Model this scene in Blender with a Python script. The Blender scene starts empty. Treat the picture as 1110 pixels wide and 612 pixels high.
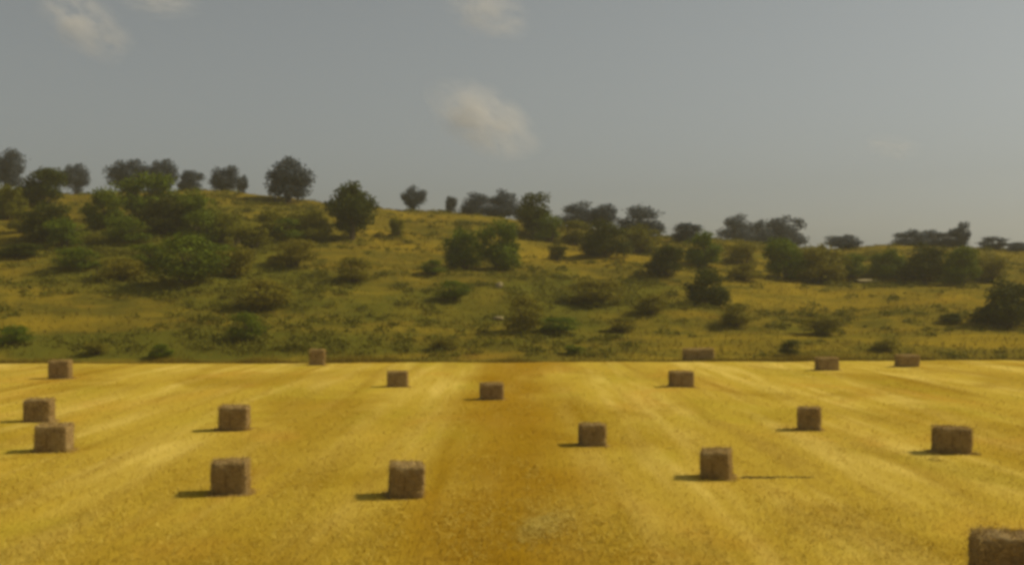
import bpy, bmesh, math, random
import numpy as np
from mathutils import Vector

random.seed(7)
rng = np.random.default_rng(11)
scene = bpy.context.scene
COL = scene.collection
R = math.radians

# ------------------------------------------------------------------ camera, sky, sun, exposure
CAM_H = 6.94            # the photographer stands on a raised road
F = 1300.0              # focal length in pixels of the 1110 px wide photograph
HOR = 314.0             # row of the horizon
cam_d = bpy.data.cameras.new('camera')
cam = bpy.data.objects.new('camera', cam_d)
COL.objects.link(cam)
cam_d.sensor_width = 36.0
cam_d.lens = F / 1110.0 * 36.0
cam_d.clip_start = 0.5
cam_d.clip_end = 6000.0
cam.location = (0, 0, CAM_H)
PITCH = math.atan((HOR - 306.0) / F)
cam.rotation_euler = (R(90) + PITCH, 0, 0)
scene.camera = cam

SUN_EL = R(41)
SUN_AZ = R(76)          # clockwise from the view direction: from the right, a little behind the bales
world = bpy.data.worlds.new('World')
scene.world = world
world.use_nodes = True
wn = world.node_tree.nodes
wl = world.node_tree.links
wn.clear()
sky = wn.new('ShaderNodeTexSky')
sky.sky_type = 'NISHITA'
sky.sun_disc = False
sky.sun_elevation = SUN_EL
sky.sun_rotation = SUN_AZ
sky.air_density = 0.9
sky.dust_density = 2.5
sky.ozone_density = 0.6
hsv = wn.new('ShaderNodeHueSaturation')
hsv.inputs['Saturation'].default_value = 0.24
bg = wn.new('ShaderNodeBackground')
bg.inputs['Strength'].default_value = 0.066
wo = wn.new('ShaderNodeOutputWorld')
wl.new(sky.outputs[0], hsv.inputs['Color'])
tint = wn.new('ShaderNodeMix'); tint.data_type = 'RGBA'; tint.blend_type = 'MULTIPLY'
tint.inputs[0].default_value = 1.0
tint.inputs[7].default_value = (0.98, 1.02, 0.985, 1)
wl.new(hsv.outputs[0], tint.inputs[6])
wl.new(tint.outputs[2], bg.inputs['Color'])
wl.new(bg.outputs[0], wo.inputs['Surface'])

sun_d = bpy.data.lights.new('sun', 'SUN')
sun_d.energy = 3.75
sun_d.angle = R(0.53)
sun_d.color = (1.0, 0.86, 0.62)
sun = bpy.data.objects.new('sun', sun_d)
COL.objects.link(sun)
sdir = Vector((math.sin(SUN_AZ) * math.cos(SUN_EL), math.cos(SUN_AZ) * math.cos(SUN_EL), math.sin(SUN_EL)))
sun.rotation_euler = (-sdir).to_track_quat('-Z', 'Y').to_euler()
sun.location = (60, 20, 60)

vs = scene.view_settings
scene.display_settings.display_device = 'sRGB'
vs.view_transform = 'Standard'
vs.look = 'None'
vs.exposure = 0.0
vs.gamma = 1.0
vs.use_curve_mapping = False
scene.cycles.filter_width = 3.6       # a soft small phone lens
scene.cycles.volume_bounces = 1
scene.cycles.max_bounces = 6
scene.cycles.use_denoising = True

# ------------------------------------------------------------------ helpers
def tag(o, label=None, cat=None, group=None, kind=None):
    if label: o['label'] = label
    if cat: o['category'] = cat
    if group: o['group'] = group
    if kind: o['kind'] = kind
    return o

def link(name, me, parent=None):
    o = bpy.data.objects.new(name, me)
    COL.objects.link(o)
    if parent is not None:
        o.parent = parent
    return o

def empty(name, loc, rz=0.0):
    o = bpy.data.objects.new(name, None)
    o.empty_display_size = 0.5
    COL.objects.link(o)
    o.location = loc
    o.rotation_euler = (0, 0, rz)
    return o

def mesh_np(name, verts, faces, mat=None, smooth=False, rnd=None, tone=None):
    """verts (n,3), faces (m,k) with one k; rnd: a per-vertex value stored as attribute 'rnd'"""
    verts = np.asarray(verts, np.float32)
    faces = np.asarray(faces, np.int32)
    me = bpy.data.meshes.new(name)
    m, k = faces.shape
    me.vertices.add(len(verts))
    me.vertices.foreach_set('co', verts.ravel())
    me.loops.add(m * k)
    me.loops.foreach_set('vertex_index', faces.ravel())
    me.polygons.add(m)
    me.polygons.foreach_set('loop_start', np.arange(m, dtype=np.int32) * k)
    if smooth:
        me.polygons.foreach_set('use_smooth', np.ones(m, bool))
    if rnd is not None:
        a = me.attributes.new('rnd', 'FLOAT', 'POINT')
        a.data.foreach_set('value', np.asarray(rnd, np.float32))
    if tone is not None:
        a = me.attributes.new('tone', 'FLOAT', 'POINT')
        a.data.foreach_set('value', np.asarray(tone, np.float32))
    me.update(calc_edges=True)
    me.validate()
    if mat: me.materials.append(mat)
    return me

def _hash(ix, iy, s):
    h = (ix.astype(np.int64) * 374761393 + iy.astype(np.int64) * 668265263 + s * 974711) & 0x7fffffff
    h = ((h ^ (h >> 13)) * 1274126177) & 0x7fffffff
    return ((h ^ (h >> 16)) & 0xffff) / 65535.0

def vnoise(x, y, s=0):
    x = np.asarray(x, float); y = np.asarray(y, float)
    ix = np.floor(x); iy = np.floor(y)
    fx = x - ix; fy = y - iy
    fx = fx * fx * (3 - 2 * fx); fy = fy * fy * (3 - 2 * fy)
    a = _hash(ix, iy, s); b = _hash(ix + 1, iy, s); c = _hash(ix, iy + 1, s); d = _hash(ix + 1, iy + 1, s)
    return (a * (1 - fx) + b * fx) * (1 - fy) + (c * (1 - fx) + d * fx) * fy

def fbm(x, y, s=0, n=3):
    t = 0.0; amp = 1.0; tot = 0.0
    for i in range(n):
        t = t + amp * (vnoise(np.asarray(x) * 2 ** i + 17.3 * i, np.asarray(y) * 2 ** i + 5.1 * i, s + i) - 0.5)
        tot += amp; amp *= 0.5
    return t / tot * 2

# ------------------------------------------------------------------ node helpers
class NT:
    def __init__(self, name):
        self.m = bpy.data.materials.new(name)
        self.m.use_nodes = True
        self.t = self.m.node_tree
        self.t.nodes.clear()
        self.out = self.n('ShaderNodeOutputMaterial')
    def n(self, kind, **kw):
        nd = self.t.nodes.new(kind)
        for k, v in kw.items():
            setattr(nd, k, v)
        return nd
    def l(self, a, b):
        self.t.links.new(a, b)
    def val(self, x, sock):
        if isinstance(x, (int, float)): sock.default_value = x
        elif isinstance(x, tuple): sock.default_value = x if len(x) == len(sock.default_value) else (*x, 1.0)
        else: self.l(x, sock)
    def coords(self, which='Object'):
        return self.n('ShaderNodeTexCoord').outputs[which]
    def mapping(self, v, scale=(1, 1, 1), loc=(0, 0, 0), rot=(0, 0, 0)):
        m = self.n('ShaderNodeMapping')
        m.inputs['Scale'].default_value = scale
        m.inputs['Location'].default_value = loc
        m.inputs['Rotation'].default_value = rot
        self.l(v, m.inputs['Vector'])
        return m.outputs[0]
    def noise(self, v, scale, detail=3, rough=0.55, dist=0.0):
        n = self.n('ShaderNodeTexNoise')
        n.inputs['Scale'].default_value = scale
        n.inputs['Detail'].default_value = detail
        n.inputs['Roughness'].default_value = rough
        n.inputs['Distortion'].default_value = dist
        self.l(v, n.inputs['Vector'])
        return n.outputs[0]
    def ramp(self, f, lo, hi):
        r = self.n('ShaderNodeMapRange', interpolation_type='SMOOTHSTEP')
        r.inputs['From Min'].default_value = lo
        r.inputs['From Max'].default_value = hi
        self.l(f, r.inputs['Value'])
        return r.outputs[0]
    def mix(self, f, a, b, mode='MIX'):
        m = self.n('ShaderNodeMix', data_type='RGBA', blend_type=mode)
        self.val(f, m.inputs[0]); self.val(a, m.inputs[6]); self.val(b, m.inputs[7])
        return m.outputs[2]
    def math(self, op, a, b=0.0):
        m = self.n('ShaderNodeMath', operation=op)
        self.val(a, m.inputs[0]); self.val(b, m.inputs[1])
        return m.outputs[0]
    def bsdf(self, col, rough=0.9, normal=None, spec=0.0):
        b = self.n('ShaderNodeBsdfPrincipled')
        self.val(col, b.inputs['Base Color'])
        self.val(rough, b.inputs['Roughness'])
        b.inputs['Specular IOR Level'].default_value = spec
        if normal is not None: self.l(normal, b.inputs['Normal'])
        return b.outputs[0]
    def bump(self, h, strength=0.5, dist=0.05):
        b = self.n('ShaderNodeBump')
        b.inputs['Strength'].default_value = strength
        b.inputs['Distance'].default_value = dist
        self.l(h, b.inputs['Height'])
        return b.outputs[0]
    def attr(self, name):
        return self.n('ShaderNodeAttribute', attribute_name=name).outputs['Fac']
    def done(self, surf):
        self.l(surf, self.out.inputs['Surface'])
        return self.m

def field_colour(t):
    """the colour of the cut straw over the field, by world position: swaths left by the combine along the rows"""
    g = t.n('ShaderNodeNewGeometry').outputs['Position']
    band = t.noise(t.mapping(g, (0.26, 0.012, 0), (3.7, 0.4, 0), (0, 0, R(-3))), 1.0, 3, 0.5, 1.1)
    fine = t.noise(t.mapping(g, (0.7, 0.05, 0)), 1.0, 2, 0.5)
    patch = t.noise(t.mapping(g, (0.10, 0.05, 0), (9.1, 2.0, 0)), 1.0, 3, 0.6, 0.8)
    speck = t.noise(g, 2.2, 4, 0.7)
    hue = t.noise(t.mapping(g, (0.16, 0.07, 0), (1.1, 7.7, 0)), 1.0, 2, 0.5, 0.6)
    pale = (0.66, 0.50, 0.110, 1); mid = (0.49, 0.352, 0.042, 1); dark = (0.30, 0.185, 0.008, 1)
    c = t.mix(t.ramp(band, 0.30, 0.62), dark, pale)
    c = t.mix(t.ramp(fine, 0.25, 0.65), c, mid)
    c = t.mix(t.math('MULTIPLY', t.ramp(patch, 0.44, 0.68), 0.6), c, dark)
    c = t.mix(t.math('MULTIPLY', t.ramp(hue, 0.52, 0.72), 0.35), c, (0.40, 0.33, 0.025, 1))
    c = t.mix(t.math('MULTIPLY', t.ramp(hue, 0.46, 0.28), 0.35), c, (0.52, 0.29, 0.04, 1))
    # the broad worn swath of broken straw that runs straight away from the photographer
    sx = t.n('ShaderNodeSeparateXYZ'); t.l(g, sx.inputs[0])
    wob = t.math('MULTIPLY', t.math('SUBTRACT', t.noise(t.mapping(g, (0.05, 0.05, 0)), 1.0, 2), 0.5), 9.0)
    dx = t.math('ABSOLUTE', t.math('SUBTRACT', t.math('ADD', sx.outputs['X'], wob), -0.2))
    c = t.mix(t.math('MULTIPLY', t.ramp(dx, 5.2, 0.3), 0.8), c, (0.30, 0.165, 0.004, 1))
    c = t.mix(t.math('MULTIPLY', t.ramp(speck, 0.55, 0.80), 0.4), c, (0.30, 0.18, 0.03, 1))
    return c, speck

def mat_field():
    t = NT('stubble_ground')
    c, sp = field_colour(t)
    g = t.n('ShaderNodeNewGeometry').outputs['Position']
    h = t.noise(g, 7.0, 4, 0.7)
    return t.done(t.bsdf(c, 0.95, t.bump(h, 0.6, 0.06)))

def mat_stubble():
    t = NT('cut_straw')
    c, sp = field_colour(t)
    r = t.attr('rnd')
    c = t.mix(t.math('MULTIPLY', r, 0.22), c, (0.70, 0.50, 0.09, 1))
    c = t.mix(t.math('MULTIPLY', t.ramp(r, 0.35, 0.0), 0.5), c, (0.34, 0.21, 0.03, 1))
    a = t.bsdf(c, 0.8)
    tr = t.n('ShaderNodeBsdfTranslucent'); t.l(c, tr.inputs['Color'])
    mx = t.n('ShaderNodeMixShader'); mx.inputs[0].default_value = 0.3
    t.l(a, mx.inputs[1]); t.l(tr.outputs[0], mx.inputs[2])
    return t.done(mx.outputs[0])

def hill_colour(t):
    # 'tone' (stored on the ground and on every blade): drier yellow grass above 0, greener herb cover below
    tone = t.attr('tone')
    g = t.n('ShaderNodeNewGeometry').outputs['Position']
    a = t.noise(t.mapping(g, (0.035, 0.075, 0)), 1.0, 5, 0.62, 0.6)
    b = t.noise(t.mapping(g, (0.09, 0.16, 0), (4, 9, 0)), 1.0, 4, 0.6, 0.4)
    d = t.noise(t.mapping(g, (0.05, 0.12, 0), (11, 3, 0)), 1.0, 4, 0.6)
    f = t.noise(g, 0.9, 4, 0.7)
    m = t.noise(t.mapping(g, (0.22, 0.32, 0), (2, 5, 0)), 1.0, 4, 0.65, 0.5)
    c = t.mix(t.ramp(a, 0.36, 0.62), (0.225, 0.165, 0.016, 1), (0.145, 0.112, 0.013, 1))
    c = t.mix(t.math('MULTIPLY', t.ramp(b, 0.50, 0.66), 0.75), c, (0.112, 0.096, 0.013, 1))
    c = t.mix(t.math('MULTIPLY', t.ramp(d, 0.56, 0.70), 0.6), c, (0.27, 0.155, 0.016, 1))
    c = t.mix(t.math('MULTIPLY', t.ramp(f, 0.5, 0.75), 0.5), c, (0.12, 0.088, 0.014, 1))
    c = t.mix(t.math('MULTIPLY', t.ramp(m, 0.46, 0.62), 0.75), c, (0.092, 0.084, 0.011, 1))
    c = t.mix(t.math('MULTIPLY', t.ramp(m, 0.46, 0.30), 0.45), c, (0.245, 0.172, 0.015, 1))
    c = t.mix(t.math('MULTIPLY', t.ramp(tone, 0.05, 0.9), 0.55), c, (0.32, 0.222, 0.018, 1))
    c = t.mix(t.math('MULTIPLY', t.ramp(tone, 0.0, -0.7), 0.8), c, (0.094, 0.096, 0.011, 1))
    return c, f

def mat_hill():
    t = NT('dry_hill_ground')
    c, f = hill_colour(t)
    return t.done(t.bsdf(c, 0.95, t.bump(f, 0.7, 0.3)))

def mat_grass(name, tint, amt):
    t = NT(name)
    c, f = hill_colour(t)
    r = t.attr('rnd')
    c = t.mix(amt, c, tint)
    c = t.mix(t.math('MULTIPLY', r, 0.30), c, (0.34, 0.25, 0.035, 1))
    a = t.bsdf(c, 0.9)
    tr = t.n('ShaderNodeBsdfTranslucent'); t.l(c, tr.inputs['Color'])
    mx = t.n('ShaderNodeMixShader'); mx.inputs[0].default_value = 0.3
    t.l(a, mx.inputs[1]); t.l(tr.outputs[0], mx.inputs[2])
    return t.done(mx.outputs[0])

def mat_leaf(name, c0, c1, c2):
    t = NT(name)
    oi = t.n('ShaderNodeObjectInfo').outputs['Random']
    r = t.attr('rnd')
    c = t.mix(r, (*c0, 1), (*c1, 1))
    c = t.mix(t.math('MULTIPLY', oi, 0.5), c, (*c2, 1))
    a = t.bsdf(c, 0.7, None, 0.06)
    tr = t.n('ShaderNodeBsdfTranslucent'); t.l(c, tr.inputs['Color'])
    mx = t.n('ShaderNodeMixShader'); mx.inputs[0].default_value = 0.25
    t.l(a, mx.inputs[1]); t.l(tr.outputs[0], mx.inputs[2])
    return t.done(mx.outputs[0])

def mat_bark():
    t = NT('bark')
    o = t.coords()
    n = t.noise(t.mapping(o, (30, 30, 4)), 1.0, 4, 0.6)
    c = t.mix(n, (0.05, 0.035, 0.02, 1), (0.14, 0.11, 0.075, 1))
    return t.done(t.bsdf(c, 0.95, t.bump(n, 0.6, 0.02)))

def mat_bale():
    t = NT('baled_straw')
    o = t.coords()
    n1 = t.noise(t.mapping(o, (4, 26, 26)), 1.0, 4, 0.7, 0.8)
    n2 = t.noise(t.mapping(o, (15, 3, 2.2)), 1.0, 4, 0.7, 0.6)
    n3 = t.noise(o, 2.1, 3, 0.6)
    oi = t.n('ShaderNodeObjectInfo').outputs['Random']
    c = t.mix(t.ramp(n1, 0.3, 0.7), (0.17, 0.112, 0.046, 1), (0.40, 0.285, 0.115, 1))
    c = t.mix(t.math('MULTIPLY', t.ramp(n2, 0.48, 0.66), 0.75), c, (0.13, 0.08, 0.03, 1))
    c = t.mix(t.math('MULTIPLY', t.ramp(n3, 0.44, 0.62), 0.6), c, (0.36, 0.27, 0.12, 1))
    c = t.mix(t.math('MULTIPLY', oi, 0.3), c, (0.16, 0.105, 0.055, 1))
    h = t.math('ADD', n1, n2)
    return t.done(t.bsdf(c, 0.9, t.bump(h, 0.4, 0.03)))

def mat_straws(name, a, b):
    t = NT(name)
    c = t.mix(t.attr('rnd'), (*a, 1), (*b, 1))
    return t.done(t.bsdf(c, 0.8))

def mat_plain(name, a, b, scale=12.0, rough=0.8):
    t = NT(name)
    n = t.noise(t.coords(), scale, 4, 0.6)
    return t.done(t.bsdf(t.mix(n, (*a, 1), (*b, 1)), rough, t.bump(n, 0.4, 0.03)))

M_FIELD = mat_field(); M_STUB = mat_stubble(); M_HILL = mat_hill()
M_GRASS = mat_grass('dry_hill_grass', (0.20, 0.150, 0.018, 1), 0.2)
M_VERGE = mat_grass('verge_grass', (0.20, 0.140, 0.014, 1), 0.6)
M_BARK = mat_bark(); M_BALE = mat_bale()
M_FRINGE = mat_straws('bale_straw', (0.30, 0.20, 0.07), (0.62, 0.45, 0.17))
M_LOOSE = mat_straws('loose_straw', (0.46, 0.34, 0.05), (0.66, 0.51, 0.13))
M_LITTER = mat_straws('straw_litter', (0.36, 0.235, 0.02), (0.66, 0.50, 0.10))
M_TWINE = mat_plain('twine', (0.22, 0.14, 0.06), (0.36, 0.26, 0.13), 30)
M_ROCK = mat_plain('pale_rock', (0.26, 0.21, 0.10), (0.42, 0.35, 0.19), 3.0, 0.9)
M_LEAF = {
    'green': mat_leaf('leaf_green', (0.062, 0.100, 0.003), (0.135, 0.180, 0.006), (0.125, 0.140, 0.005)),
    'dark': mat_leaf('leaf_dark', (0.034, 0.046, 0.003), (0.075, 0.090, 0.006), (0.072, 0.062, 0.005)),
    'olive': mat_leaf('leaf_olive', (0.095, 0.100, 0.005), (0.170, 0.165, 0.009), (0.165, 0.140, 0.009)),
    'pale': mat_leaf('leaf_pale', (0.135, 0.125, 0.008), (0.235, 0.200, 0.014), (0.215, 0.170, 0.013)),
    'grey': mat_leaf('leaf_haze_grey', (0.056, 0.072, 0.082), (0.104, 0.126, 0.142), (0.092, 0.104, 0.120)),  # the haze over the skyline trees is painted into this leaf colour
}
M_SCRUB = mat_leaf('scrub', (0.100, 0.105, 0.008), (0.180, 0.165, 0.014), (0.15, 0.125, 0.011))
M_STREAK = mat_leaf('streak_leaf', (0.15, 0.13, 0.045), (0.26, 0.21, 0.07), (0.20, 0.16, 0.06))

# ------------------------------------------------------------------ terrain
RIDGE = 240.0
_rx = np.array([-2000, -900, -105, -88, -62, -46, -21, -6, 8, 27, 41, 63, 75, 90, 103, 180, 900, 2000.0])
_ry = np.array([225, 215, 207, 211, 206, 217, 229, 234, 246, 256, 259, 271, 266, 269, 273, 274, 280, 290.0])

def edge_y(x):
    """far edge of the field"""
    return 114.0 + np.clip(np.asarray(x, float), -60, 60) * 0.055 + 1.0 + 1.6 * fbm(np.asarray(x, float) / 11.0, np.asarray(x, float) * 0, 4)

def terrain(x, y):
    x = np.asarray(x, float); y = np.asarray(y, float)
    e = (HOR - np.interp(x * RIDGE / np.maximum(y, 150.0), _rx, _ry)) / F
    H = CAM_H + e * RIDGE
    y0 = edge_y(x) + 1.5
    s = (y - y0) / (RIDGE - y0)
    sc = np.clip(s, 0, 1)
    front = H * (1.10 * sc ** 1.12 - 0.10 * sc ** 3)
    k = 1.0 - 0.035 * np.clip((y - RIDGE) / 90.0, 0, 1) - 0.9 * np.clip((y - 350.0) / 400.0, 0, 1) ** 1.3
    back = CAM_H * np.clip(k, 0, 1) + e * np.minimum(y, 420.0) * k
    z = np.where(s <= 1, front, back)
    amp = np.clip(s * 5, 0, 1)
    z = z + amp * (0.75 * fbm(x / 17.0, y / 11.0, 3) + 0.35 * fbm(x / 4.0, y / 3.0, 9))
    # low terrace steps that follow the slope
    z = z + amp * np.clip(1.2 - s, 0, 1) * 0.35 * np.sin(y / 2.9 + 3 * fbm(x / 30, y / 30, 21))
    out = -0.06 + np.where(s > 0, z, 0)
    return np.where((y < -40), out, out)

# ------------------------------------------------------------------ pixel of the photograph -> spot on the ground
def ray(px, py):
    return (px - 555.0) / F, (HOR - py) / F          # x and z per metre of y

def on_field(px, py):
    d = CAM_H * F / (py - HOR)
    return (px - 555.0) * d / F, d

def on_hill(px, py, ymax=330.0):
    ux, uz = ray(px, py)
    ys = np.arange(112.0, ymax, 0.25)
    z = terrain(ux * ys, ys)
    hit = np.nonzero(z >= CAM_H + uz * ys)[0]
    if len(hit):
        y = float(ys[hit[0]])
    else:                                              # above the skyline: where the ground comes closest to the ray
        y = float(ys[np.argmax((z - CAM_H) / ys)])
    return ux * y, y

def tz(x, y):
    return float(terrain(np.array([x]), np.array([y]))[0])

# where the grass of the slope is drier (above 0) or greener (below 0)
PATCHES = []
for px, py, rx, ry, v in [
        (60, 350, 120, 13, .8), (230, 335, 90, 13, .45), (60, 240, 55, 14, .6), (20, 290, 70, 10, .4), (430, 262, 65, 14, .7),
        (455, 238, 60, 8, .6), (600, 277, 70, 10, .8), (700, 286, 60, 7, .8), (735, 343, 55, 5, 1.0), (740, 371, 60, 8, .7),
        (900, 325, 75, 15, .8), (1040, 325, 60, 12, .4), (1050, 375, 90, 6, 1.0), (290, 250, 35, 8, -.5), (200, 265, 150, 40, -1.0),
        (270, 320, 90, 25, -.7), (600, 326, 95, 32, -.9), (680, 315, 75, 15, -.6), (430, 330, 70, 25, -.4), (120, 377, 190, 10, -1.1),
        (900, 292, 65, 15, -.6), (350, 375, 90, 12, -.5), (850, 362, 70, 12, -.5), (500, 380, 120, 8, -.3), (560, 250, 90, 14, -.3)]:
    x, y = on_hill(px, py)
    yl, yh = on_hill(px, py + ry)[1], on_hill(px, py - ry)[1]
    PATCHES.append((x, y, rx / F * y, max(3.0, (yh - yl) / 2), v))
def tone_at(x, y):
    x = np.asarray(x, float); y = np.asarray(y, float)
    wx = x + 9 * fbm(x / 14, y / 9, 81); wy = y + 7 * fbm(x / 14, y / 9, 85)
    t = 0.35 * fbm(x / 10, y / 6, 88)
    for a, b, rx, ry, v in PATCHES:
        t = t + v * np.exp(-((wx - a) / rx) ** 2 - ((wy - b) / ry) ** 2)
    return t

def axis(parts):
    a = [np.arange(p, q, st) for p, q, st in parts]
    return np.concatenate(a)

gx = axis([(-960, -300, 30), (-300, -130, 6), (-130, 140, 1.6), (140, 300, 6), (300, 961, 30)])
gy = axis([(-180, 100, 10), (100, 260, 1.3), (260, 360, 4), (360, 1000, 20)])
GX, GY = np.meshgrid(gx, gy)
GZ = terrain(GX, GY)
nx, ny = len(gx), len(gy)
idx = np.arange(nx * ny).reshape(ny, nx)
q = np.stack([idx[:-1, :-1], idx[:-1, 1:], idx[1:, 1:], idx[1:, :-1]], -1).reshape(-1, 4)
hill = link('hillside', mesh_np('hillside', np.stack([GX, GY, GZ], -1).reshape(-1, 3), q, M_HILL, True, None, tone_at(GX, GY).ravel()))
tag(hill, kind='structure')

# the stubble field: one sheet over the flat ground, a hand's breadth of roughness
fx = axis([(-150, -60, 5), (-60, 60.1, 0.6), (62, 151, 5)])
fv = axis([(0, 20, 4), (20, 122, 0.6)])
FX, FV = np.meshgrid(fx, fv)
FY = np.minimum(FV, edge_y(FX))
FY[-1, :] = edge_y(FX)[-1, :]
def field_z(x, y):
    return 0.035 * fbm(x / 1.6, y / 9.0, 31) + 0.05 * fbm(x / 14.0, y / 14.0, 33)
FZ = field_z(FX, FY)
nx, ny = len(fx), len(fv)
idx = np.arange(nx * ny).reshape(ny, nx)
q = np.stack([idx[:-1, :-1], idx[:-1, 1:], idx[1:, 1:], idx[1:, :-1]], -1).reshape(-1, 4)
field = link('field', mesh_np('field', np.stack([FX, FY, FZ + 0.03], -1).reshape(-1, 3), q, M_FIELD, True))
tag(field, kind='structure')

# ------------------------------------------------------------------ blades: stubble, grass
def blades(name, x, y, z, h, w, mat, lean=0.35, tone=False):
    n = len(x)
    a = rng.uniform(0, 2 * np.pi, n)
    dx = np.cos(a) * w / 2; dy = np.sin(a) * w / 2
    lx = rng.normal(0, lean, n) * h; ly = rng.normal(0, lean, n) * h
    v = np.empty((n, 3, 3), np.float32)
    v[:, 0] = np.stack([x - dx, y - dy, z - 0.02], -1)
    v[:, 1] = np.stack([x + dx, y + dy, z - 0.02], -1)
    v[:, 2] = np.stack([x + lx, y + ly, z + h], -1)
    rnd = np.repeat(rng.uniform(0, 1, n), 3)
    return link(name, mesh_np(name, v.reshape(-1, 3), np.arange(n * 3).reshape(-1, 3), mat, False, rnd, np.repeat(tone_at(x, y), 3) if tone else None))

def view_points(n, y0, y1, margin=1.12):
    """points spread over the ground in front of the photographer, denser near by"""
    u = rng.uniform(0, 1, n)
    y = 1.0 / (1.0 / y0 + u * (1.0 / y1 - 1.0 / y0))
    x = rng.uniform(-1, 1, n) * (0.43 * margin * y + 4)
    return x, y

x, y = view_points(230000, 22.0, 119.0)
row = np.round(x / 0.17) * 0.17 + rng.normal(0, 0.025, len(x))
x = np.where(rng.uniform(0, 1, len(x)) < 0.7, row, x)
ok = y < edge_y(x) - 0.1
x, y = x[ok], y[ok]
s = np.clip(y / 45.0, 0.7, 2.0)
h = rng.uniform(0.05, 0.15, len(x))
tag(blades('stubble', x, y, field_z(x, y) + 0.03, h, 0.016 * s + 0.006, M_STUB, 0.9),
    'short cut golden straw stubble covering the whole field', 'stubble', kind='stuff')

# straw left lying between the rows
def litter(name, n, y0, y1, mat):
    x, y = view_points(n, y0, y1)
    ok = (y < edge_y(x) - 0.3) & (vnoise(x / 0.9, y / 7.0, 91) + 0.6 * vnoise(x / 5, y / 9, 92) + rng.normal(0, 0.15, n) > 0.85)
    x, y = x[ok], y[ok]; n = len(x)
    a = rng.normal(np.pi / 2, 0.9, n); L = rng.uniform(0.12, 0.42, n); w = 0.006 + 0.010 * np.clip(y / 45, 0.6, 2)
    dx, dy = np.cos(a) * L / 2, np.sin(a) * L / 2
    ox, oy = -np.sin(a) * w, np.cos(a) * w
    z = field_z(x, y) + 0.03 + rng.uniform(0.02, 0.12, n); t = rng.normal(0, 0.05, n)
    v = np.stack([np.stack([x - dx - ox, y - dy - oy, z - t], -1), np.stack([x - dx + ox, y - dy + oy, z - t], -1),
                  np.stack([x + dx, y + dy, z + t], -1)], 1)
    return link(name, mesh_np(name, v.reshape(-1, 3), np.arange(n * 3).reshape(-1, 3), mat, False, np.repeat(rng.uniform(0, 1, n), 3)))
tag(litter('straw_litter', 75000, 22.0, 118.0, M_LITTER), 'loose straw stalks lying between the stubble rows', 'straw', kind='stuff')

# dry grass over the hill, and the taller verge along the field edge
n = 130000
x = rng.uniform(-140, 140, n); y = 117 + 150 * rng.uniform(0, 1, n) ** 1.2
ok = (np.abs(x) < 0.5 * y + 10) & (y > edge_y(x) + 1.0) & (fbm(x / 9, y / 6, 51) + rng.normal(0, 0.25, n) > -0.15)
x, y = x[ok], y[ok]
tag(blades('dry_grass', x, y, terrain(x, y), rng.uniform(0.15, 0.55, len(x)), rng.uniform(0.06, 0.2, len(x)), M_GRASS, 0.5, True),
    'ochre dry grass growing over the slope behind the field', 'dry grass', kind='stuff')
n = 26000
x = rng.uniform(-66, 66, n); y = edge_y(x) + np.abs(rng.normal(0, 1.3, n)) - 0.1
hh = rng.uniform(0.1, 0.5, n) * (0.25 + 1.6 * vnoise(x / 4.0, y * 0, 61) ** 2)
tag(blades('verge_grass', x, y, np.maximum(terrain(x, y), 0), hh, rng.uniform(0.03, 0.09, n), M_VERGE, 0.5, True),
    'strip of rough grass along the far edge of the stubble', 'grass', kind='stuff')

# low scrub: many small cushions nobody could count
def cushions(name, cx, cy, cz, rad, per, mat, flat=0.6, leaf=0.13):
    vs_, rn = [], []
    for X, Y, Z, r in zip(cx, cy, cz, rad):
        m = int(per * max(0.5, min(r, 2.2)))
        d = rng.normal(0, 1, (m, 3)); d /= np.linalg.norm(d, axis=1)[:, None]
        rr = r * rng.uniform(0.35, 1, m) ** 0.5 * (1 + 0.35 * np.sin(3 * d[:, 0] + 5 * d[:, 1] + X))
        p = d * rr[:, None]; p[:, 2] = np.abs(p[:, 2]) * flat
        p += np.array([X, Y, Z - 0.05])
        u = rng.normal(0, 1, (m, 3)); u /= np.linalg.norm(u, axis=1)[:, None]
        w = np.cross(u, rng.normal(0, 1, (m, 3))); w /= np.linalg.norm(w, axis=1)[:, None]
        sz = leaf * rng.uniform(0.6, 1.5, m)[:, None]
        tri = np.stack([p - u * sz, p + u * sz, p + w * sz * 1.6], 1)
        vs_.append(tri.reshape(-1, 3)); rn.append(np.repeat(rng.uniform(0, 1, m), 3))
    v = np.concatenate(vs_)
    return link(name, mesh_np(name, v, np.arange(len(v)).reshape(-1, 3), mat, False, np.concatenate(rn)))

n = 7000
x = rng.uniform(-130, 135, n); y = rng.uniform(119, 262, n)
ok = (np.abs(x) < 0.48 * y + 6) & (y > edge_y(x) + 2.0) & (fbm(x / 16, y / 10, 71) + rng.normal(0, 0.22, n) - 0.6 * tone_at(x, y) > 0.08)
x, y = x[ok], y[ok]
tag(cushions('low_scrub', x, y, terrain(x, y), rng.uniform(0.25, 1.2, len(x)) * (1 + 0.7 * np.clip(-tone_at(x, y), 0, 1)), 60, M_SCRUB, 0.6),
    'low olive scrub dotted over the dry slope', 'scrub', kind='stuff')

# ------------------------------------------------------------------ trees and shrubs
def tube(pts, radii, sides=6):
    v, f = [], []
    pts = [Vector(p) for p in pts]
    for i, p in enumerate(pts):
        d = (pts[min(i + 1, len(pts) - 1)] - pts[max(i - 1, 0)]).normalized()
        a = d.orthogonal().normalized(); b = d.cross(a)
        for k in range(sides):
            t = 2 * math.pi * k / sides
            v.append(p + (a * math.cos(t) + b * math.sin(t)) * radii[i])
    for i in range(len(pts) - 1):
        for k in range(sides):
            f.append((i * sides + k, i * sides + (k + 1) % sides, (i + 1) * sides + (k + 1) % sides, (i + 1) * sides + k))
    return v, f

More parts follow.
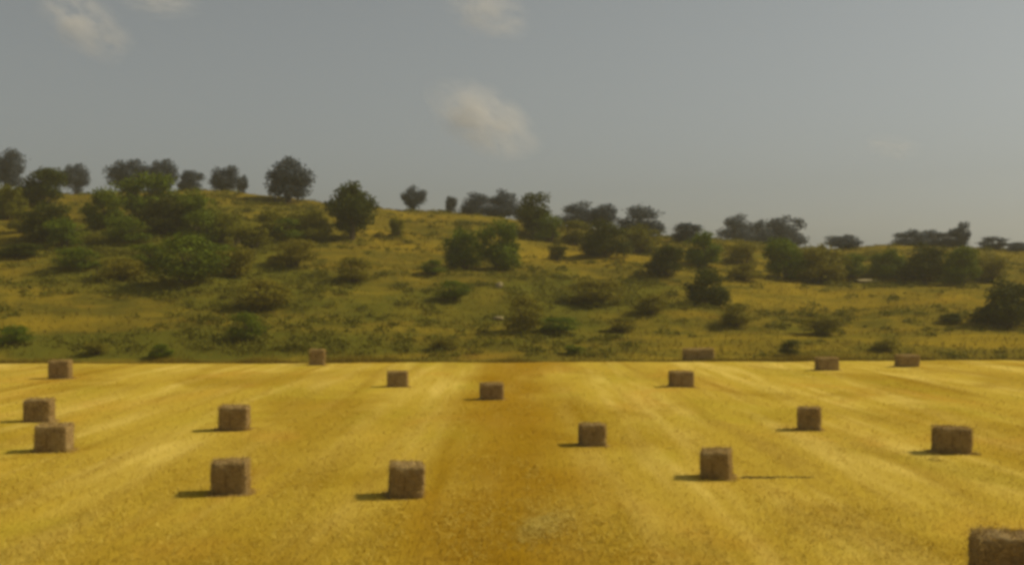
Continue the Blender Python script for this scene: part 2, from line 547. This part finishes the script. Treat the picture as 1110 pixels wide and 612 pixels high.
def envelope(kind, d):
    """crown outline in the unit box (width 1, height 1): centre, radii"""
    if kind == 'round':  return (0, 0, 0.50), (0.5, 0.5, 0.50), 0.02
    if kind == 'flat':   return (0, 0, 0.54), (0.5, 0.5, 0.44), 0.12
    if kind == 'tall':   return (0, 0, 0.50), (0.5, 0.5, 0.50), 0.02
    if kind == 'cone':   return (0, 0, 0.46), (0.5, 0.5, 0.54), 0.0
    return (0, 0, 0.40), (0.5, 0.5, 0.60), 0.0                       # shrub: down to the ground

def make_plant(kind, seed, leaves=6500, sparse=False):
    g = np.random.default_rng(seed)
    c, r, base = envelope(kind, None)
    nl = {'round': 26, 'flat': 22, 'tall': 22, 'cone': 26}.get(kind, 30)
    lumps = []
    tries = 0
    while len(lumps) < nl and tries < 4000:
        tries += 1
        d = g.normal(0, 1, 3); d /= np.linalg.norm(d)
        rad = g.uniform(0.12, 0.23) * (0.85 if sparse else 1.0)
        f = g.uniform(0.1, 1.0) ** 0.4
        p = np.array(c) + d * (np.array(r) - rad * 0.85) * f
        if kind == 'cone':
            w = 1.0 - 0.80 * max(0.0, (p[2] - 0.15)) / 0.85
            p[0] *= w; p[1] *= w
            if p[2] > 0.75: rad *= 0.75
        if p[2] < base + rad * 0.4: continue
        if kind == 'shrub' and (p[2] < 0.12 or g.uniform() < 0.15): p[2] = g.uniform(0.1, 0.3)
        p[0] = np.clip(p[0], -0.5 + rad * 0.8, 0.5 - rad * 0.8); p[1] = np.clip(p[1], -0.5 + rad * 0.8, 0.5 - rad * 0.8)
        lumps.append((p, rad))
    wts = np.array([l[1] ** 2 for l in lumps]); wts /= wts.sum()
    pick = g.choice(len(lumps), leaves, p=wts)
    P = np.array([l[0] for l in lumps])[pick]; RR = np.array([l[1] for l in lumps])[pick]
    d = g.normal(0, 1, (leaves, 3)); d /= np.linalg.norm(d, axis=1)[:, None]
    rr = RR * (g.uniform(0, 1, leaves) ** 0.45) * (1 + g.exponential(0.10, leaves))
    pos = P + d * rr[:, None] * np.array([1, 1, 0.82])
    pos[:, 2] = np.maximum(pos[:, 2], 0.01)
    nrm = d + g.normal(0, 0.6, (leaves, 3)); nrm /= np.linalg.norm(nrm, axis=1)[:, None]
    u = np.cross(nrm, g.normal(0, 1, (leaves, 3))); u /= np.linalg.norm(u, axis=1)[:, None]
    w = np.cross(nrm, u)
    sz = g.uniform(0.012, 0.026, leaves)[:, None]
    v = np.stack([pos - u * sz * 1.3, pos - w * sz * 0.8, pos + u * sz * 1.3, pos + w * sz * 0.8], 1).reshape(-1, 3)
    lr = g.uniform(0, 1, len(lumps))[pick] * 0.6 + g.uniform(0, 0.4, leaves)
    crown = mesh_np('crown_' + kind, v, np.arange(leaves * 4).reshape(-1, 4), None, False, np.repeat(lr, 4))
    # trunk and limbs
    tv, tf = [], []
    def add(pts, radii):
        a, b = tube(pts, radii)
        o = len(tv); tv.extend(a); tf.extend([tuple(i + o for i in q) for q in b])
    if kind == 'shrub':
        for i in range(7):
            t = lumps[i % len(lumps)][0]
            s0 = g.normal(0, 0.05, 2)
            add([(s0[0], s0[1], -0.05), (t[0] * 0.4 + s0[0], t[1] * 0.4 + s0[1], t[2] * 0.55), tuple(t)], [0.022, 0.014, 0.004])
    else:
        top = c[2] + r[2] * 0.45
        add([(0, 0, -0.06), (0.02, 0.01, top * 0.35), (-0.015, 0.02, top * 0.7), (0.01, 0, top)], [0.055, 0.042, 0.030, 0.010])
        for i in range(9):
            t = lumps[(i * 2) % len(lumps)][0]
            z0 = min(max(base * 0.7, t[2] * 0.5), top * 0.8)
            add([(0, 0.01, z0), (t[0] * 0.5, t[1] * 0.5, z0 + (t[2] - z0) * 0.65), tuple(t)], [0.022, 0.014, 0.004])
    me = bpy.data.meshes.new('trunk_' + kind)
    me.from_pydata([tuple(p) for p in tv], [], tf)
    me.update()
    me.materials.append(M_BARK)
    return crown, me

PROTO = {}
for k, nv in (('round', 5), ('tall', 2), ('cone', 1), ('shrub', 4)):
    PROTO[k] = [make_plant(k, 100 + 13 * i + 7 * len(k)) for i in range(nv)]
PROTO['loose'] = [make_plant('shrub', 900 + i, 3600) for i in range(3)]
CROWN = {}
def crown_mesh(kind, i, leaf):
    key = (kind, i, leaf)
    if key not in CROWN:
        me = PROTO[kind][i][0].copy()
        me.materials.clear(); me.materials.append(M_LEAF[leaf])
        CROWN[key] = me
    return CROWN[key]

def plant(name, px, top, base, wpx, kind, leaf, label, cat, group, back=0.0):
    """a plant whose foot stands at row `base`, as tall and wide as the photograph shows it"""
    x, y = on_hill(px, base)
    if back:
        y2 = y + back
        x = x / y * y2; y = y2
    z = tz(x, y)
    ztop = CAM_H + (HOR - top) / F * y
    h = max(0.5, ztop - z)
    w = wpx / F * y
    root = empty(name, (x, y, z), random.uniform(0, 6.28))
    root.scale = (w * 1.2, w * 1.2, h * 1.03)
    tag(root, label, cat, group)
    form = 'shrub' if kind == 'round' and w > 1.05 * h else kind          # low wide trees branch from the ground
    i = random.randrange(len(PROTO[form]))
    if name == 'tree':
        link('crown', crown_mesh(form, i, leaf), root); link('trunk', PROTO[form][i][1], root)
    elif kind in ('shrub', 'loose'):
        link('foliage', crown_mesh(kind, i, leaf), root); link('stems', PROTO[kind][i][1], root)
    else:
        link('foliage', crown_mesh(form, i, leaf), root); link('stems', PROTO[form][i][1], root)
    return root

SKY_G = 'trees along the skyline'
SLOPE_G = 'shrubs on the dry slope'
# px, top, base, width, kind, leaf, back, label
TREES = [
    (8, 160, 205, 42, 'round', 'grey', 30, 'grey-green tree on the skyline cut by the left picture edge'),
    (46, 177, 228, 50, 'round', 'dark', 4, 'broad dark tree on the skyline at far left, darkest of the first three'),
    (82, 174, 210, 30, 'round', 'grey', 25, 'small pale round tree on the skyline, third from the left edge'),
    (140, 169, 210, 46, 'round', 'grey', 35, 'flat-topped grey tree on the skyline above the big green bush'),
    (177, 169, 210, 32, 'round', 'grey', 35, 'small rounded grey tree peeping over the big green bush'),
    (206, 182, 208, 30, 'round', 'grey', 40, 'low grey treetop on the skyline right of the big green bush'),
    (243, 176, 208, 34, 'round', 'grey', 20, 'compact dark round tree standing alone on the left skyline'),
    (263, 187, 206, 12, 'round', 'grey', 22, 'tiny round tree touching a compact skyline tree on its right'),
    (313, 166, 226, 58, 'cone', 'grey', 6, 'tallest skyline tree, cone-shaped and grey-green'),
    (381, 194, 260, 52, 'tall', 'dark', 0, 'tall dark blocky tree reaching down the slope, right of the cone-shaped tree'),
    (448, 198, 232, 26, 'round', 'grey', 12, 'small lone rounded tree on the open middle skyline'),
    (489, 212, 234, 15, 'round', 'grey', 25, 'tiniest lone tree on the middle skyline'),
    (518, 206, 240, 38, 'round', 'grey', 22, 'left grey tree of the touching pair at the middle skyline'),
    (543, 203, 240, 40, 'round', 'grey', 22, 'right flat-topped grey tree of the touching pair at middle skyline'),
    (578, 205, 256, 44, 'tall', 'dark', 0, 'upright dark tree on the skyline just right of the middle pair'),
    (628, 215, 252, 46, 'round', 'grey', 15, 'soft rounded grey tree behind the dark bush right of centre'),
    (655, 218, 252, 30, 'round', 'grey', 12, 'slim grey treetop rising above the dark bush right of centre'),
    (693, 220, 258, 56, 'round', 'grey', 12, 'wide low grey-green tree on the skyline right of centre'),
    (745, 239, 266, 36, 'round', 'grey', 6, 'small dark tree in the dip of the skyline right of centre'),
    (799, 229, 258, 38, 'round', 'grey', 15, 'left rounded tree of the grey clump of three on right skyline'),
    (824, 236, 258, 32, 'round', 'grey', 16, 'middle lower tree of the grey clump of three on right skyline'),
    (851, 231, 264, 46, 'round', 'grey', 14, 'right tree of the grey clump of three on right skyline'),
    (915, 253, 276, 40, 'round', 'grey', 12, 'low flat grey tree on the skyline in the right dip'),
    (986, 247, 272, 38, 'round', 'grey', 18, 'left tree of the long flat-topped dark row on the right skyline'),
    (1012, 247, 272, 40, 'round', 'grey', 20, 'middle tree of the long flat-topped dark row on the right skyline'),
    (1036, 246, 272, 30, 'round', 'grey', 16, 'right tree of the long flat-topped dark row on the right skyline'),
    (1044, 238, 272, 18, 'tall', 'grey', 12, 'slim upright tree sticking out above the flat row at right'),
    (1077, 255, 276, 30, 'round', 'grey', 14, 'small grey tree on the skyline near the right edge'),
    (1103, 261, 278, 30, 'round', 'grey', 14, 'last low grey tree on the skyline at the right edge'),
]
for px, top, base, w, kind, leaf, back, label in TREES:
    plant('tree', px, top, base, w, kind, leaf, label, 'tree', SKY_G, back)

SHRUBS = [
    (8, 196, 238, 36, 'shrub', 'olive', 'olive bush at the left edge below the skyline trees'),
    (20, 225, 252, 34, 'loose', 'olive', 'pale loose bush at the left edge, halfway up the slope'),
    (50, 214, 262, 54, 'shrub', 'dark', 'dark brown-green bush below the first skyline trees at left'),
    (20, 262, 279, 48, 'shrub', 'dark', 'low flat dark bush at the left edge of the slope'),
    (86, 265, 293, 54, 'loose', 'green', 'loose green bush under the dark bush at left'),
    (113, 200, 250, 46, 'shrub', 'green', 'rounded green bush left of the biggest bush'),
    (160, 184, 236, 70, 'shrub', 'green', 'biggest green bush on the left slope below the flat grey tree'),
    (180, 208, 253, 50, 'shrub', 'dark', 'dark bush in front of the biggest green bush'),
    (214, 200, 252, 44, 'loose', 'green', 'thin light green bush right of the biggest bush'),
    (202, 250, 306, 84, 'loose', 'green', 'wide loose green bush low on the left slope'),
    (255, 262, 300, 50, 'loose', 'olive', 'pale olive bush right of the wide loose bush'),
    (297, 226, 260, 46, 'shrub', 'olive', 'olive bush below the cone-shaped tree, on its left'),
    (338, 224, 262, 44, 'shrub', 'olive', 'olive bush between the cone-shaped tree and the tall dark tree'),
    (383, 276, 306, 44, 'loose', 'olive', 'loose olive bush below the tall dark tree'),
    (285, 300, 335, 66, 'loose', 'olive', 'wide pale bush in the middle of the left slope'),
    (265, 336, 369, 46, 'loose', 'green', 'green bush low on the slope left of the far dark bale'),
    (14, 350, 374, 40, 'loose', 'green', 'low green bush at left edge just above the field'),
    (105, 368, 384, 30, 'loose', 'olive', 'small olive bush just above the field behind the left bale'),
    (175, 371, 388, 28, 'shrub', 'green', 'small bright green bush at the foot of the left slope'),
    (430, 232, 256, 20, 'loose', 'olive', 'small bush below the lone skyline tree'),
    (470, 280, 298, 28, 'loose', 'green', 'small green bush left of the pair of rounded bushes'),
    (501, 243, 292, 42, 'shrub', 'green', 'left and browner of the pair of rounded bushes at centre'),
    (540, 234, 292, 46, 'shrub', 'green', 'right and greener of the pair of rounded bushes at centre'),
    (490, 302, 324, 42, 'loose', 'green', 'low spreading green bush below the central pair'),
    (567, 316, 360, 46, 'loose', 'olive', 'tall thin olive bush below the centre of the slope'),
    (606, 342, 361, 54, 'loose', 'green', 'flat dark green bush right of the tall thin olive bush'),
    (676, 342, 360, 38, 'loose', 'olive', 'flat olive bush low on slope right of centre'),
    (483, 363, 378, 34, 'loose', 'olive', 'small olive bush near the field edge at centre'),
    (622, 372, 384, 26, 'loose', 'green', 'tiny green bush near the field edge right of centre'),
    (604, 262, 282, 22, 'loose', 'dark', 'small dark bush left of the dark bush right of centre'),
    (656, 234, 279, 52, 'shrub', 'dark', 'dark rounded bush right of centre under the grey treetops'),
    (722, 261, 299, 42, 'shrub', 'dark', 'brown-green rounded bush left of the stacked dark pair'),
    (763, 248, 288, 42, 'shrub', 'green', 'upper bush of the dark pair one above the other'),
    (765, 286, 333, 52, 'shrub', 'dark', 'lower and larger bush of the dark pair one above the other'),
    (706, 316, 340, 40, 'loose', 'olive', 'loose bush left of the lower dark bush'),
    (852, 252, 302, 48, 'shrub', 'green', 'left green bush of the bushes below the grey clump of three'),
    (888, 262, 306, 62, 'shrub', 'olive', 'right wider olive bush below the grey clump of three'),
    (808, 284, 304, 42, 'loose', 'olive', 'pale bush between the dark pair and the green bush'),
    (922, 272, 302, 36, 'loose', 'green', 'thin green bush left of the dense right thicket'),
    (962, 266, 300, 42, 'shrub', 'green', 'left bush of the dense right thicket'),
    (1004, 260, 304, 58, 'shrub', 'dark', 'middle darkest bush of the dense right thicket'),
    (1040, 262, 308, 42, 'shrub', 'green', 'right bush of the dense right thicket'),
    (1072, 272, 306, 40, 'loose', 'olive', 'pale bush between the thicket and the right edge'),
    (1090, 298, 353, 70, 'shrub', 'dark', 'large dark bush at the right edge low on the slope'),
    (800, 326, 354, 40, 'loose', 'olive', 'loose olive bush below the dark pair, on its right'),
    (892, 338, 362, 50, 'loose', 'olive', 'wide flat olive bush low on the right slope'),
    (857, 366, 386, 26, 'loose', 'dark', 'small dark tuft-like bush above the field edge at right'),
    (1030, 338, 350, 24, 'shrub', 'dark', 'tiny dark bush left of the large right-edge bush'),
    (960, 366, 380, 34, 'loose', 'olive', 'small olive bush behind the far right bales'),
    (235, 262, 292, 58, 'loose', 'green', 'soft green bush tucked between the wide loose bush and the upright rock'),
    (160, 262, 290, 60, 'loose', 'green', 'soft green bush touching the wide loose green bush on its left'),
    (218, 226, 266, 56, 'loose', 'green', 'green bush below the thin light green bush'),
    (310, 234, 262, 44, 'loose', 'green', 'green bush between the two olive bushes below the cone-shaped tree'),
    (70, 232, 268, 46, 'loose', 'green', 'green bush joined to the right of the dark brown-green bush'),
    (138, 232, 264, 52, 'loose', 'green', 'soft green bush between the rounded left bush and the dark one'),
    (236, 226, 262, 54, 'loose', 'olive', 'soft olive bush just left of the upright pale rock'),
    (272, 240, 270, 46, 'loose', 'olive', 'soft olive bush just right of the upright pale rock'),
    (318, 256, 288, 56, 'loose', 'olive', 'pale bush on the open slope below the cone-shaped tree'),
    (130, 276, 304, 56, 'loose', 'olive', 'pale olive bush left of the wide loose green bush'),
    (592, 228, 262, 40, 'loose', 'green', 'green bush at the foot of the upright dark skyline tree'),
    (624, 236, 266, 38, 'loose', 'olive', 'olive bush filling the gap left of the dark rounded bush'),
    (694, 240, 274, 50, 'loose', 'olive', 'olive bush under the wide low skyline tree right of centre'),
    (648, 300, 330, 74, 'loose', 'olive', 'broad pale olive bush in the middle of the right-centre slope'),
    (802, 258, 286, 46, 'loose', 'olive', 'olive bush below the left tree of the grey clump'),
]
for px, top, base, w, kind, leaf, label in SHRUBS:
    if leaf == 'olive' and base > 285: leaf = 'pale'
    plant('shrub', px, top, base, w, kind, leaf, label, 'bush', SLOPE_G)

# ------------------------------------------------------------------ pale rocks on the slope
def rock_mesh(seed):
    g = random.Random(seed)
    bm = bmesh.new()
    bmesh.ops.create_icosphere(bm, subdivisions=2, radius=0.5)
    off = [Vector((g.gauss(0, 1), g.gauss(0, 1), g.gauss(0, 1))).normalized() for _ in range(9)]
    for v in bm.verts:
        for o in off:
            d = v.co.dot(o) - 0.36
            if d > 0: v.co -= o * d * 0.8
        v.co.z = (v.co.z + 0.25) * 0.8
    me = bpy.data.meshes.new('rock'); bm.to_mesh(me); bm.free()
    me.materials.append(M_ROCK)
    return me
for i, (px, py, w, h, label) in enumerate([
        (257, 266, 7, 15, 'upright pale rock standing on the left slope'),
        (541, 312, 9, 9, 'small whitish rock below the central pair of bushes'),
        (540, 346, 14, 5, 'flat pale rock low at the centre of the slope'),
        (938, 306, 30, 5, 'long flat pale rock ledge below the right thicket')]):
    x, y = on_hill(px, py)
    o = link('rock', rock_mesh(40 + i))
    o.location = (x, y, tz(x, y))
    o.scale = (w / F * y, w / F * y * 0.7, h / F * y * 1.3)
    tag(o, label, 'rock', 'pale rocks on the slope')

# ------------------------------------------------------------------ straw bales
def bale_body(seed, lx, ly, lz):
    """a pressed block of straw: rounded edges, bulging sides, layered flakes"""
    g = np.random.default_rng(seed)
    bm = bmesh.new()
    bmesh.ops.create_cube(bm, size=1.0)
    bmesh.ops.subdivide_edges(bm, edges=bm.edges[:], cuts=15, use_grid_fill=True)
    ph = g.uniform(0, 6.28, 12)
    for v in bm.verts:
        p = v.co * 2                                       # -1..1
        q = Vector(p)
        e = 11.0                                           # superellipsoid: soft edges
        k = (abs(p.x) ** e + abs(p.y) ** e + abs(p.z) ** e) ** (1 / e)
        q = p / k * 1.0
        bul = 0.03 * (1 - p.y * p.y) * (1 - p.z * p.z)
        q.x *= 1 + bul
        q.z *= 1 + 0.03 * (1 - p.x * p.x) * math.sin(ph[0] + 2 * p.y)
        n = (0.018 * math.sin(9 * p.y + ph[1] + 2 * p.z) + 0.014 * math.sin(17 * p.y + ph[2]) + 0.016 * math.sin(7 * p.x + 5 * p.z + ph[3])
             + 0.012 * math.sin(19 * p.z + 9 * p.x + ph[4]) + g.normal(0, 0.010))
        q *= 1 + n
        q.x += 0.03 * math.sin(2 * p.z + ph[5]) ; q.y += 0.025 * math.sin(2 * p.z + ph[6])
        v.co = Vector((q.x * lx / 2, q.y * ly / 2, (q.z + 1) * lz / 2))
        if v.co.z < 0.0: v.co.z = 0.0
    for f in bm.faces: f.smooth = True
    me = bpy.data.meshes.new('bale_body'); bm.to_mesh(me); bm.free()
    me.materials.append(M_BALE)
    return me

def straws_on_box(seed, n, lx, ly, lz, mat, ln=(0.08, 0.24)):
    g = np.random.default_rng(seed)
    side = g.integers(0, 5, n)
    u = g.uniform(-1, 1, (n, 3))
    nrm = np.zeros((n, 3))
    for s, (ax, sg) in enumerate([(0, 1), (0, -1), (1, 1), (1, -1), (2, 1)]):
        m = side == s
        u[m, ax] = sg; nrm[m, ax] = sg
    p = u * np.array([lx, ly, lz]) / 2 + np.array([0, 0, lz / 2])
    d = nrm * 0.35 + g.normal(0, 0.6, (n, 3)); d /= np.linalg.norm(d, axis=1)[:, None]
    L = g.uniform(ln[0], ln[1], n)[:, None]
    w = np.cross(d, g.normal(0, 1, (n, 3))); w /= np.linalg.norm(w, axis=1)[:, None]
    a = p - d * L * 0.3; b = p + d * L * 0.7
    a[:, 2] = np.maximum(a[:, 2], 0.01); b[:, 2] = np.maximum(b[:, 2], 0.01)
    m = n // 3                                             # a skirt of dropped straw round the foot
    ang = g.uniform(0, 2 * np.pi, m)
    k = (np.abs(np.cos(ang)) ** 8 + np.abs(np.sin(ang)) ** 8) ** (-1 / 8) * (0.5 + np.abs(g.normal(0, 0.09, m)))
    q = np.stack([np.cos(ang) * k * lx, np.sin(ang) * k * ly, g.uniform(0.02, 0.07, m)], -1)
    a[:m] = q - d[:m] * L[:m] * 0.6 * [1, 1, 0.1]; b[:m] = q + d[:m] * L[:m] * 0.6 * [1, 1, 0.1]
    v = np.stack([a - w * 0.007, a + w * 0.007, b], 1).reshape(-1, 3)
    return mesh_np('straws', v, np.arange(n * 3).reshape(-1, 3), mat, False, np.repeat(g.uniform(0, 1, n), 3))

def twine_mesh(lx, lz):
    """one loop of twine round length and height, at y = 0"""
    pts = []
    a, b = lx / 2 * 1.012, lz / 2 * 1.012
    for k in range(48):
        t = 2 * math.pi * k / 48
        c, s = math.cos(t), math.sin(t)
        kk = (abs(c) ** 11 + abs(s) ** 11) ** (-1 / 11)
        pts.append((a * c * kk, 0, max(lz / 2 + b * s * kk, 0.004)))
    pts.append(pts[0])
    v, f = tube(pts, [0.008] * len(pts), 4)
    me = bpy.data.meshes.new('twine'); me.from_pydata([tuple(p) for p in v], [], f); me.update()
    me.materials.append(M_TWINE)
    return me

BODY = [(bale_body(300 + i, 1, 1, 1), straws_on_box(320 + i, 3600, 1, 1, 1, M_FRINGE, (0.06, 0.26))) for i in range(4)]
TWINE = twine_mesh(1.0, 1.0)
# px of the middle, row of the foot, width and height of the near face in px, depth in metres, turn, lean, label
BALES = [
    (66, 411, 22, 21, 1.2, 8, 'straw bale at the far left, nearly touching the field edge'),
    (43, 458, 29, 26, 1.2, 9, 'upper left straw bale of the close pair at the left edge'),
    (59, 491, 35, 31, 1.3, 7, 'lower straw bale of the close pair at the left edge'),
    (254, 468, 30, 28, 1.2, 5, 'straw bale directly behind the large left foreground bale'),
    (251, 537, 40, 38, 1.3, 8, 'large dark square straw bale in the left foreground'),
    (344, 396, 16, 18, 1.0, 8, 'small dark straw bale against the slope left of centre'),
    (431, 420, 21, 18, 1.1, 6, 'small straw bale near the field edge left of centre'),
    (440, 540, 38, 38, 1.3, 9, 'large straw bale in the foreground left of centre'),
    (533, 434, 24, 19, 1.2, 8, 'small straw bale nearest the middle of the picture'),
    (642, 485, 27, 25, 1.2, 9, 'straw bale right of the dark swath in mid field'),
    (738, 420, 24, 18, 1.2, 10, 'small straw bale in front of the longest bale'),
    (757, 391, 30, 14, 1.2, 6, 'longest and flattest straw bale lying at the field edge'),
    (777, 520, 36, 33, 1.3, -14, 'dark straw bale beside the thin dark streak'),
    (877, 467, 25, 26, 1.2, -10, 'straw bale on the right with a long thin shadow'),
    (896, 402, 22, 15, 1.1, 8, 'left of the two small far bales at right'),
    (983, 398, 22, 14, 1.1, 5, 'right of the two small far bales at right'),
    (1031, 493, 36, 30, 1.3, -6, 'straw bale at right with bits of loose straw at its foot'),
    (1098, 642, 84, 59, 1.4, -10, 'nearest straw bale, cut off by the bottom right corner'),
]
for i, (px, py, wpx, hpx, dep, turn, label) in enumerate(BALES):
    x, y = on_field(px, py)
    hgt = hpx / F * y * 0.97
    a = abs(R(turn))
    wid = (wpx / F * y - dep * math.sin(a) * 0.8) / math.cos(a)
    wid = max(wid * 1.07, 0.95)
    yc = y + dep / 2
    xc = x / y * yc
    root = empty('straw_bale', (xc, yc, float(field_z(np.array([xc]), np.array([yc]))[0]) - 0.02), R(turn))
    # a little settled: leans by a degree or two
    root.rotation_euler = (R(random.uniform(-2, 2)), R(random.uniform(-2.4, 2.4)), R(turn))
    tag(root, label, 'straw bale', 'straw bales on the field')
    b, s = BODY[i % 4]
    o = link('body', b, root); o.scale = (wid, dep, hgt)
    fr = link('loose_ends', s, o)
    for k in (-0.32, -0.11, 0.11, 0.32):
        t = link('twine', TWINE, root); t.scale = (wid * 1.0, 1.0, hgt); t.location = (0, k * dep, 0)

# ------------------------------------------------------------------ loose straw and a dark streak on the field
def straw_heap(label, px, py, lx, ly, hz, n, rz, seed):
    x, y = on_field(px, py)
    g = np.random.default_rng(seed)
    pts = np.clip(g.normal(0, 0.42, (n, 2)), -1, 1)
    pz = hz * np.exp(-2.0 * (pts ** 2).sum(1)) * g.uniform(0.1, 1, n)
    p = np.stack([pts[:, 0] * lx / 2, pts[:, 1] * ly / 2, pz], -1)
    d = g.normal(0, 1, (n, 3)); d[:, 2] *= 0.25; d /= np.linalg.norm(d, axis=1)[:, None]
    L = g.uniform(0.1, 0.35, n)[:, None]
    w = np.cross(d, [0, 0, 1]) + g.normal(0, 0.3, (n, 3)); w /= np.linalg.norm(w, axis=1)[:, None]
    v = np.stack([p - d * L / 2 - w * 0.01, p - d * L / 2 + w * 0.01, p + d * L / 2], 1).reshape(-1, 3)
    v[:, 2] = np.maximum(v[:, 2], 0.0)
    o = link('straw_heap', mesh_np('straw_heap', v, np.arange(n * 3).reshape(-1, 3), M_LOOSE, False, np.repeat(g.uniform(0, 1, n), 3)))
    o.location = (x, y, float(field_z(np.array([x]), np.array([y]))[0]) + 0.04)
    o.rotation_euler = (0, 0, rz)
    tag(o, label, 'loose straw', 'loose straw on the stubble')
straw_heap('pale thin patch of loose straw in the bottom middle foreground', 590, 570, 1.9, 6.5, 0.12, 1900, R(-14), 1)
straw_heap('tiny heap of pale straw in front of the right bale', 1014, 499, 0.5, 0.8, 0.16, 160, 0.2, 2)
straw_heap('tiny heap of pale straw at the right foot of the right bale', 1058, 493, 0.5, 0.6, 0.18, 160, 0.4, 3)

xw, yw = on_field(842, 517)  # narrow strip of low leafy tufts, darker than the stubble
cxs = np.linspace(-1.3, 1.3, 34) + rng.normal(0, 0.02, 34)
wd = cushions('dark_streak', cxs, rng.normal(0, 0.05, 34), np.zeros(34), rng.uniform(0.11, 0.16, 34), 50, M_STREAK, 0.22, 0.035)
wd.location = (xw, yw, 0.03)
tag(wd, 'thin dark streak of low tufts on the stubble beside a dark bale', 'weeds')

# ------------------------------------------------------------------ haze and clouds
hz = NT('haze_air')
pv = hz.n('ShaderNodeVolumePrincipled')
pv.inputs['Color'].default_value = (0.95, 0.93, 0.76, 1)
pv.inputs['Density'].default_value = 0.00027
pv.inputs['Anisotropy'].default_value = 0.2
hz.l(pv.outputs[0], hz.out.inputs['Volume'])
X0, X1, Y0, Y1, Z0, Z1 = -975, 975, -195, 1015, -3.0, 62.0
hv = [(x, y, z) for z in (Z0, Z1) for y in (Y0, Y1) for x in (X0, X1)]
hf = [(0, 2, 3, 1), (4, 5, 7, 6), (0, 1, 5, 4), (2, 6, 7, 3), (0, 4, 6, 2), (1, 3, 7, 5)]
hazeo = link('haze', mesh_np('haze', hv, hf, hz.m))
tag(hazeo, 'thin warm haze over the field and slope', 'haze', kind='stuff')

def mat_cloud(seed, dens):
    t = NT('cloud_vapour')
    o = t.coords()
    ln = t.n('ShaderNodeVectorMath', operation='LENGTH'); t.l(o, ln.inputs[0])
    fall = t.math('POWER', t.math('MAXIMUM', t.math('SUBTRACT', 1.0, ln.outputs['Value']), 0.0), 1.4)
    n = t.noise(t.mapping(o, (1.3, 1.3, 1.3), (seed * 3.1, seed * 1.7, 0)), 1.6, 4, 0.6, 0.4)
    a = t.math('MULTIPLY', t.math('SUBTRACT', n, 0.42), 3.6)
    d = t.math('MULTIPLY', t.math('MAXIMUM', t.math('MULTIPLY', a, fall), 0.0), dens)
    p = t.n('ShaderNodeVolumePrincipled')
    p.inputs['Color'].default_value = (0.97, 0.96, 0.94, 1)
    t.l(d, p.inputs['Density'])
    t.l(p.outputs[0], t.out.inputs['Volume'])
    return t.m

def cloud(label, px, py, wpx, hpx, tilt, dens, seed):
    y = 1500.0
    bm = bmesh.new()
    bmesh.ops.create_icosphere(bm, subdivisions=3, radius=1.0)
    for v in bm.verts:
        k = 1 + 0.10 * math.sin(4 * v.co.x + seed) * math.sin(5 * v.co.z + seed * 2) - 0.05
        v.co *= k
    me = bpy.data.meshes.new('cloud'); bm.to_mesh(me); bm.free()
    me.materials.append(mat_cloud(seed, dens))
    o = link('cloud', me)
    ux, uz = ray(px, py)
    o.location = (ux * y, y, CAM_H + uz * y)
    o.scale = (wpx / 2 / F * y, 0.7 * wpx / 2 / F * y, hpx / 2 / F * y)
    o.rotation_euler = (0, R(tilt), 0)
    tag(o, label, 'cloud', 'faint clouds')
cloud('cream puff of cloud in the upper left sky', 92, 26, 130, 74, 34, 0.062, 1)
cloud('brightest cream cloud above the middle of the hill', 524, 130, 156, 84, 28, 0.078, 2)
cloud('faint cloud at the top edge above the brightest cloud', 528, 12, 120, 66, 18, 0.05, 3)
cloud('thin wisp at the top edge right of the upper left cloud', 172, 2, 110, 40, 5, 0.04, 4)
cloud('faintest small wisp in the right half of the sky', 968, 160, 80, 34, 8, 0.03, 5)
